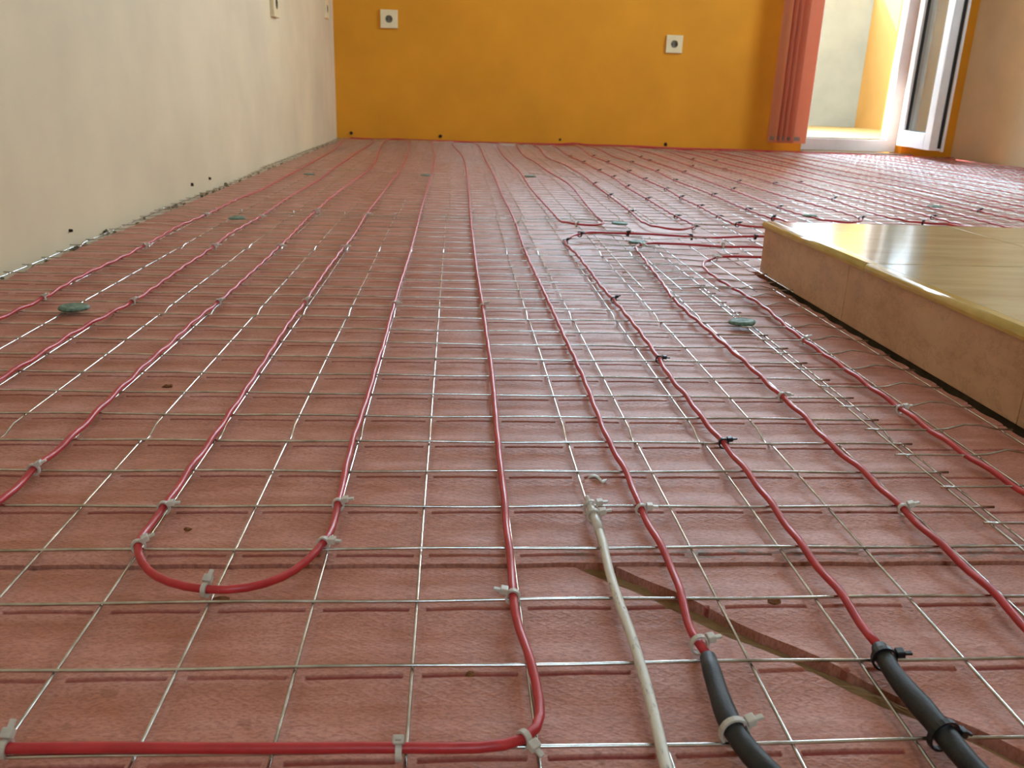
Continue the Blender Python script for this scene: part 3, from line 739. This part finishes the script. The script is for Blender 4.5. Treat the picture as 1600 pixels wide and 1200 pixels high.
# ------------------------------------------------------------------ vertical blind beside the door
bl = tag(empty('vertical_blind', (1.70, YB-.10, .05)), 'coral red vertical blind slats gathered beside the balcony door', 'blind')
bo = Vector(bl.location)
slats = [(1.606, 4.085, 80), (1.630, 4.085, 78), (1.654, 4.083, 76), (1.682, 4.078, 68), (1.728, 4.070, 30)]
for i, (sx, sy, a) in enumerate(slats):
    bm = bmesh.new(); w = .0445; nseg = 6; rows = []
    for z in (0.0, 2.15):
        rows.append([(-w+2*w*k/nseg, .004*math.cos(PI*k/nseg-PI/2)) for k in range(nseg+1)])
    th = .0008; vv = []
    for side in (0, th):
        for z in (0, 2.15):
            vv.append([bm.verts.new((x, y+side, z)) for x, y in rows[0]])
    for k in range(nseg):
        bm.faces.new((vv[0][k], vv[0][k+1], vv[1][k+1], vv[1][k])); bm.faces.new((vv[2][k+1], vv[2][k], vv[3][k], vv[3][k+1]))
    bmesh.ops.recalc_face_normals(bm, faces=bm.faces)
    s = bm_obj('slat', bm, 'blind', bl, True); s.location = (sx-bo.x, sy-bo.y, 0); s.rotation_euler = (0, 0, math.radians(-a))
    box_obj('slat_weight', -.016, .016, -.003, .0055, .012, .030, 'metal', s, .001)
box_obj('head_rail', -.13, .62, -.02, .02, 2.15, 2.19, 'pvc', bl, .002)

# ------------------------------------------------------------------ sockets
def socket(pos, rz, label, deep=.010, s=.041):
    root = tag(empty('wall_socket', pos, rz), label, 'socket', 'wall sockets')
    # local: plate in xz plane, facing -y
    bm = bmesh.new(); n = 28; R = .0175
    sq = []; ci = []; ci2 = []; co = []
    for k in range(n):
        a = 2*PI*k/n+PI/4; c_, s_ = math.cos(a), math.sin(a); q = 1/max(abs(c_), abs(s_))
        sq.append(bm.verts.new((s*c_*q, -deep+.0015, s*s_*q))); co.append(bm.verts.new((s*c_*q, 0, s*s_*q)))
        ci2.append(bm.verts.new((s*.95*c_*q, -deep, s*.95*s_*q)))
        ci.append(bm.verts.new((R*c_, -deep, R*s_)))
    for A, B in ((co, sq), (sq, ci2), (ci2, ci)):
        for k in range(n): bm.faces.new((A[k], A[(k+1) % n], B[(k+1) % n], B[k]))
    bmesh.ops.recalc_face_normals(bm, faces=bm.faces); bm_obj('cover_plate', bm, 'ivory', root)
    bm = bmesh.new(); top = []; bot = []
    for k in range(n):
        a = 2*PI*k/n; top.append(bm.verts.new((R*math.cos(a), -deep, R*math.sin(a)))); bot.append(bm.verts.new((R*.94*math.cos(a), -.0012, R*.94*math.sin(a))))
    for k in range(n): bm.faces.new((top[k], top[(k+1) % n], bot[(k+1) % n], bot[k]))
    bm.faces.new(bot); bmesh.ops.recalc_face_normals(bm, faces=bm.faces); bm_obj('socket_well', bm, 'socket_in', root)
    for sx in (-.0085, .0085):
        bm = bmesh.new(); bmesh.ops.create_cone(bm, cap_ends=True, segments=12, radius1=.0030, radius2=.0030, depth=.001, matrix=Matrix.Translation((sx, -.0020, 0)) @ Matrix.Rotation(PI/2, 4, 'X'))
        bm_obj('pin_hole', bm, 'hole', root)
    for sz in (-1, 1): box_obj('earth_clip', -.003, .003, -.007, -.0013, sz*.0148-.0015, sz*.0148+.0015, 'metal', root)
    return root
socket((-.304, YB-.0003, .558), 0, 'ivory wall socket at left on the orange wall')
socket((1.089, YB-.0003, .496), 0, 'ivory wall socket at right on the orange wall, near the blind')
socket((XL+.0003, 2.74, .486), PI/2, 'ivory wall socket on the cream wall, cut by the top edge', .013)
socket((XL+.0003, 3.93, .572), PI/2, 'ivory wall socket on the cream wall beside the orange corner', .010)

# ------------------------------------------------------------------ wall plugs, debris
def plug(pos, axis, label, r=.006):
    bm = bmesh.new(); bmesh.ops.create_cone(bm, cap_ends=True, segments=10, radius1=r, radius2=r*.75, depth=.006, matrix=Matrix.Rotation(PI/2, 4, 'X' if axis == 'y' else 'Y'))
    rp = random.Random(str(pos))
    for v in bm.verts: v.co += Vector((rp.uniform(-1, 1), rp.uniform(-1, 1), rp.uniform(-1, 1)))*r*.15
    o = bm_obj('wall_plug', bm, 'hole'); o.location = pos; tag(o, label, 'wall plug', 'old skirting plugs')
plug((-.498, YB-.003, .028), 'y', 'dark plug low on the orange wall, nearest the left corner', .008)
plug((-.056, YB-.003, .026), 'y', 'dark plug low on the orange wall, second from the left corner', .009)
plug((.548, YB-.003, .028), 'y', 'dark plug low on the orange wall, third from the left corner', .006)
plug((1.091, YB-.003, .020), 'y', 'dark plug low on the orange wall, below the right socket', .010)
plug((XL+.002, 1.08, .017), 'x', 'dark plug low on the cream wall, nearest the viewer', .0026)
plug((XL+.002, 1.715, .022), 'x', 'dark plug low on the cream wall, left of two close together', .004)
plug((XL+.002, 1.86, .022), 'x', 'dark plug low on the cream wall, right of two close together', .0035)
bm = bmesh.new(); rr = random.Random(9)
for k in range(620):
    y = rr.uniform(.25, 4.1); s = rr.uniform(.0012, .0045)*(1+.25*(y > 1)); x = XL+rr.uniform(.001, .022); z = ZS+rr.uniform(0, .022)*(1-(x-XL)/.03)+s*.3
    r = bmesh.ops.create_icosphere(bm, subdivisions=1, radius=s, matrix=Matrix.Translation((x+s*.5, y, z)))
    for v in r['verts']: v.co += Vector((rr.uniform(-1, 1), rr.uniform(-1, 1), rr.uniform(-1, 1)))*s*.3
tag(bm_obj('plaster_rubble', bm, 'plaster'), 'grey-green plaster crumbs along the foot of the cream wall', 'rubble', kind='stuff')
crumbs = [((345,937), .0026, 'brown crumb below the foreground U-loop'), ((1210,940), .0026, 'brown crumb right of the slanting cut'), ((262,604), .0030, 'brown crumb between the cables left of the U-loop'), ((293,826), .0016, 'small brown speck inside the U-loop'), ((735,1052), .0016, 'dark speck above the sideways front cable'), ((1325,799), .0016, 'dark speck right of the black-tied cable')]
for i, ((u, v), s, lb) in enumerate(crumbs):
    p = W(u, v, ZF+.001); bm = bmesh.new(); rc = random.Random(i+40)
    bmesh.ops.create_icosphere(bm, subdivisions=2, radius=s)
    for q in bm.verts: q.co = Vector((q.co.x*1.5, q.co.y, q.co.z*.5)) + Vector((rc.uniform(-1, 1), rc.uniform(-1, 1), rc.uniform(-1, 1)))*s*.22
    o = bm_obj('crumb', bm, 'crumb'); o.location = (p.x, p.y, ZF+s*.35); tag(o, lb, 'crumb', 'brown crumbs on the foam')
# clear curled film scrap
bm = bmesh.new(); p = W(933, 751, ZF); g = []
for j in range(3):
    g.append([bm.verts.new(((i-4)*.0016, (j-1)*.0022+.0012*math.sin(i*.6), .0006+.0022*abs(math.sin(i*.45+j*.3)))) for i in range(9)])
for j in range(2):
    for i in range(8): bm.faces.new((g[j][i], g[j][i+1], g[j+1][i+1], g[j+1][i]))
o = bm_obj('film_scrap', bm, 'nylon', None, True); o.location = p; o.rotation_euler = (0, 0, -.5)
sol = o.modifiers.new('thickness', 'SOLIDIFY'); sol.thickness = .0003
tag(o, 'curled clear film scrap above the sensor tip', 'scrap')

# ------------------------------------------------------------------ terrace outside the door
TZ = .058
struct(box_obj('floor_terrace', -.8, 5.2, YB+T, 7.9, ZS-.3, TZ, 'terrace_tile'), 'tan terrace floor outside the balcony door', 'floor')
struct(box_obj('wall_terrace_far', -.8, 3.60, 7.5, 7.72, TZ, 1.24, 'concrete'), 'pale concrete parapet across the terrace', 'wall')
struct(box_obj('wall_terrace_side', 3.60, 3.82, YB+T+.02, 7.72, TZ, 3.298, 'yellow'), 'yellow plastered side wall of the terrace', 'wall')
struct(box_obj('wall_terrace_left', -1.0, -.802, YB+T, 7.72, TZ, 3.298, 'yellow'), 'yellow plastered wall at the hidden end of the terrace', 'wall')
struct(box_obj('shade_slab_terrace', -1.0, 3.82, YB+T, 7.72, 3.30, 3.45, 'white_paint'), 'unseen white slab added above the terrace to shade it', 'ceiling')  # slab added out of view to dim sky light on the parapet
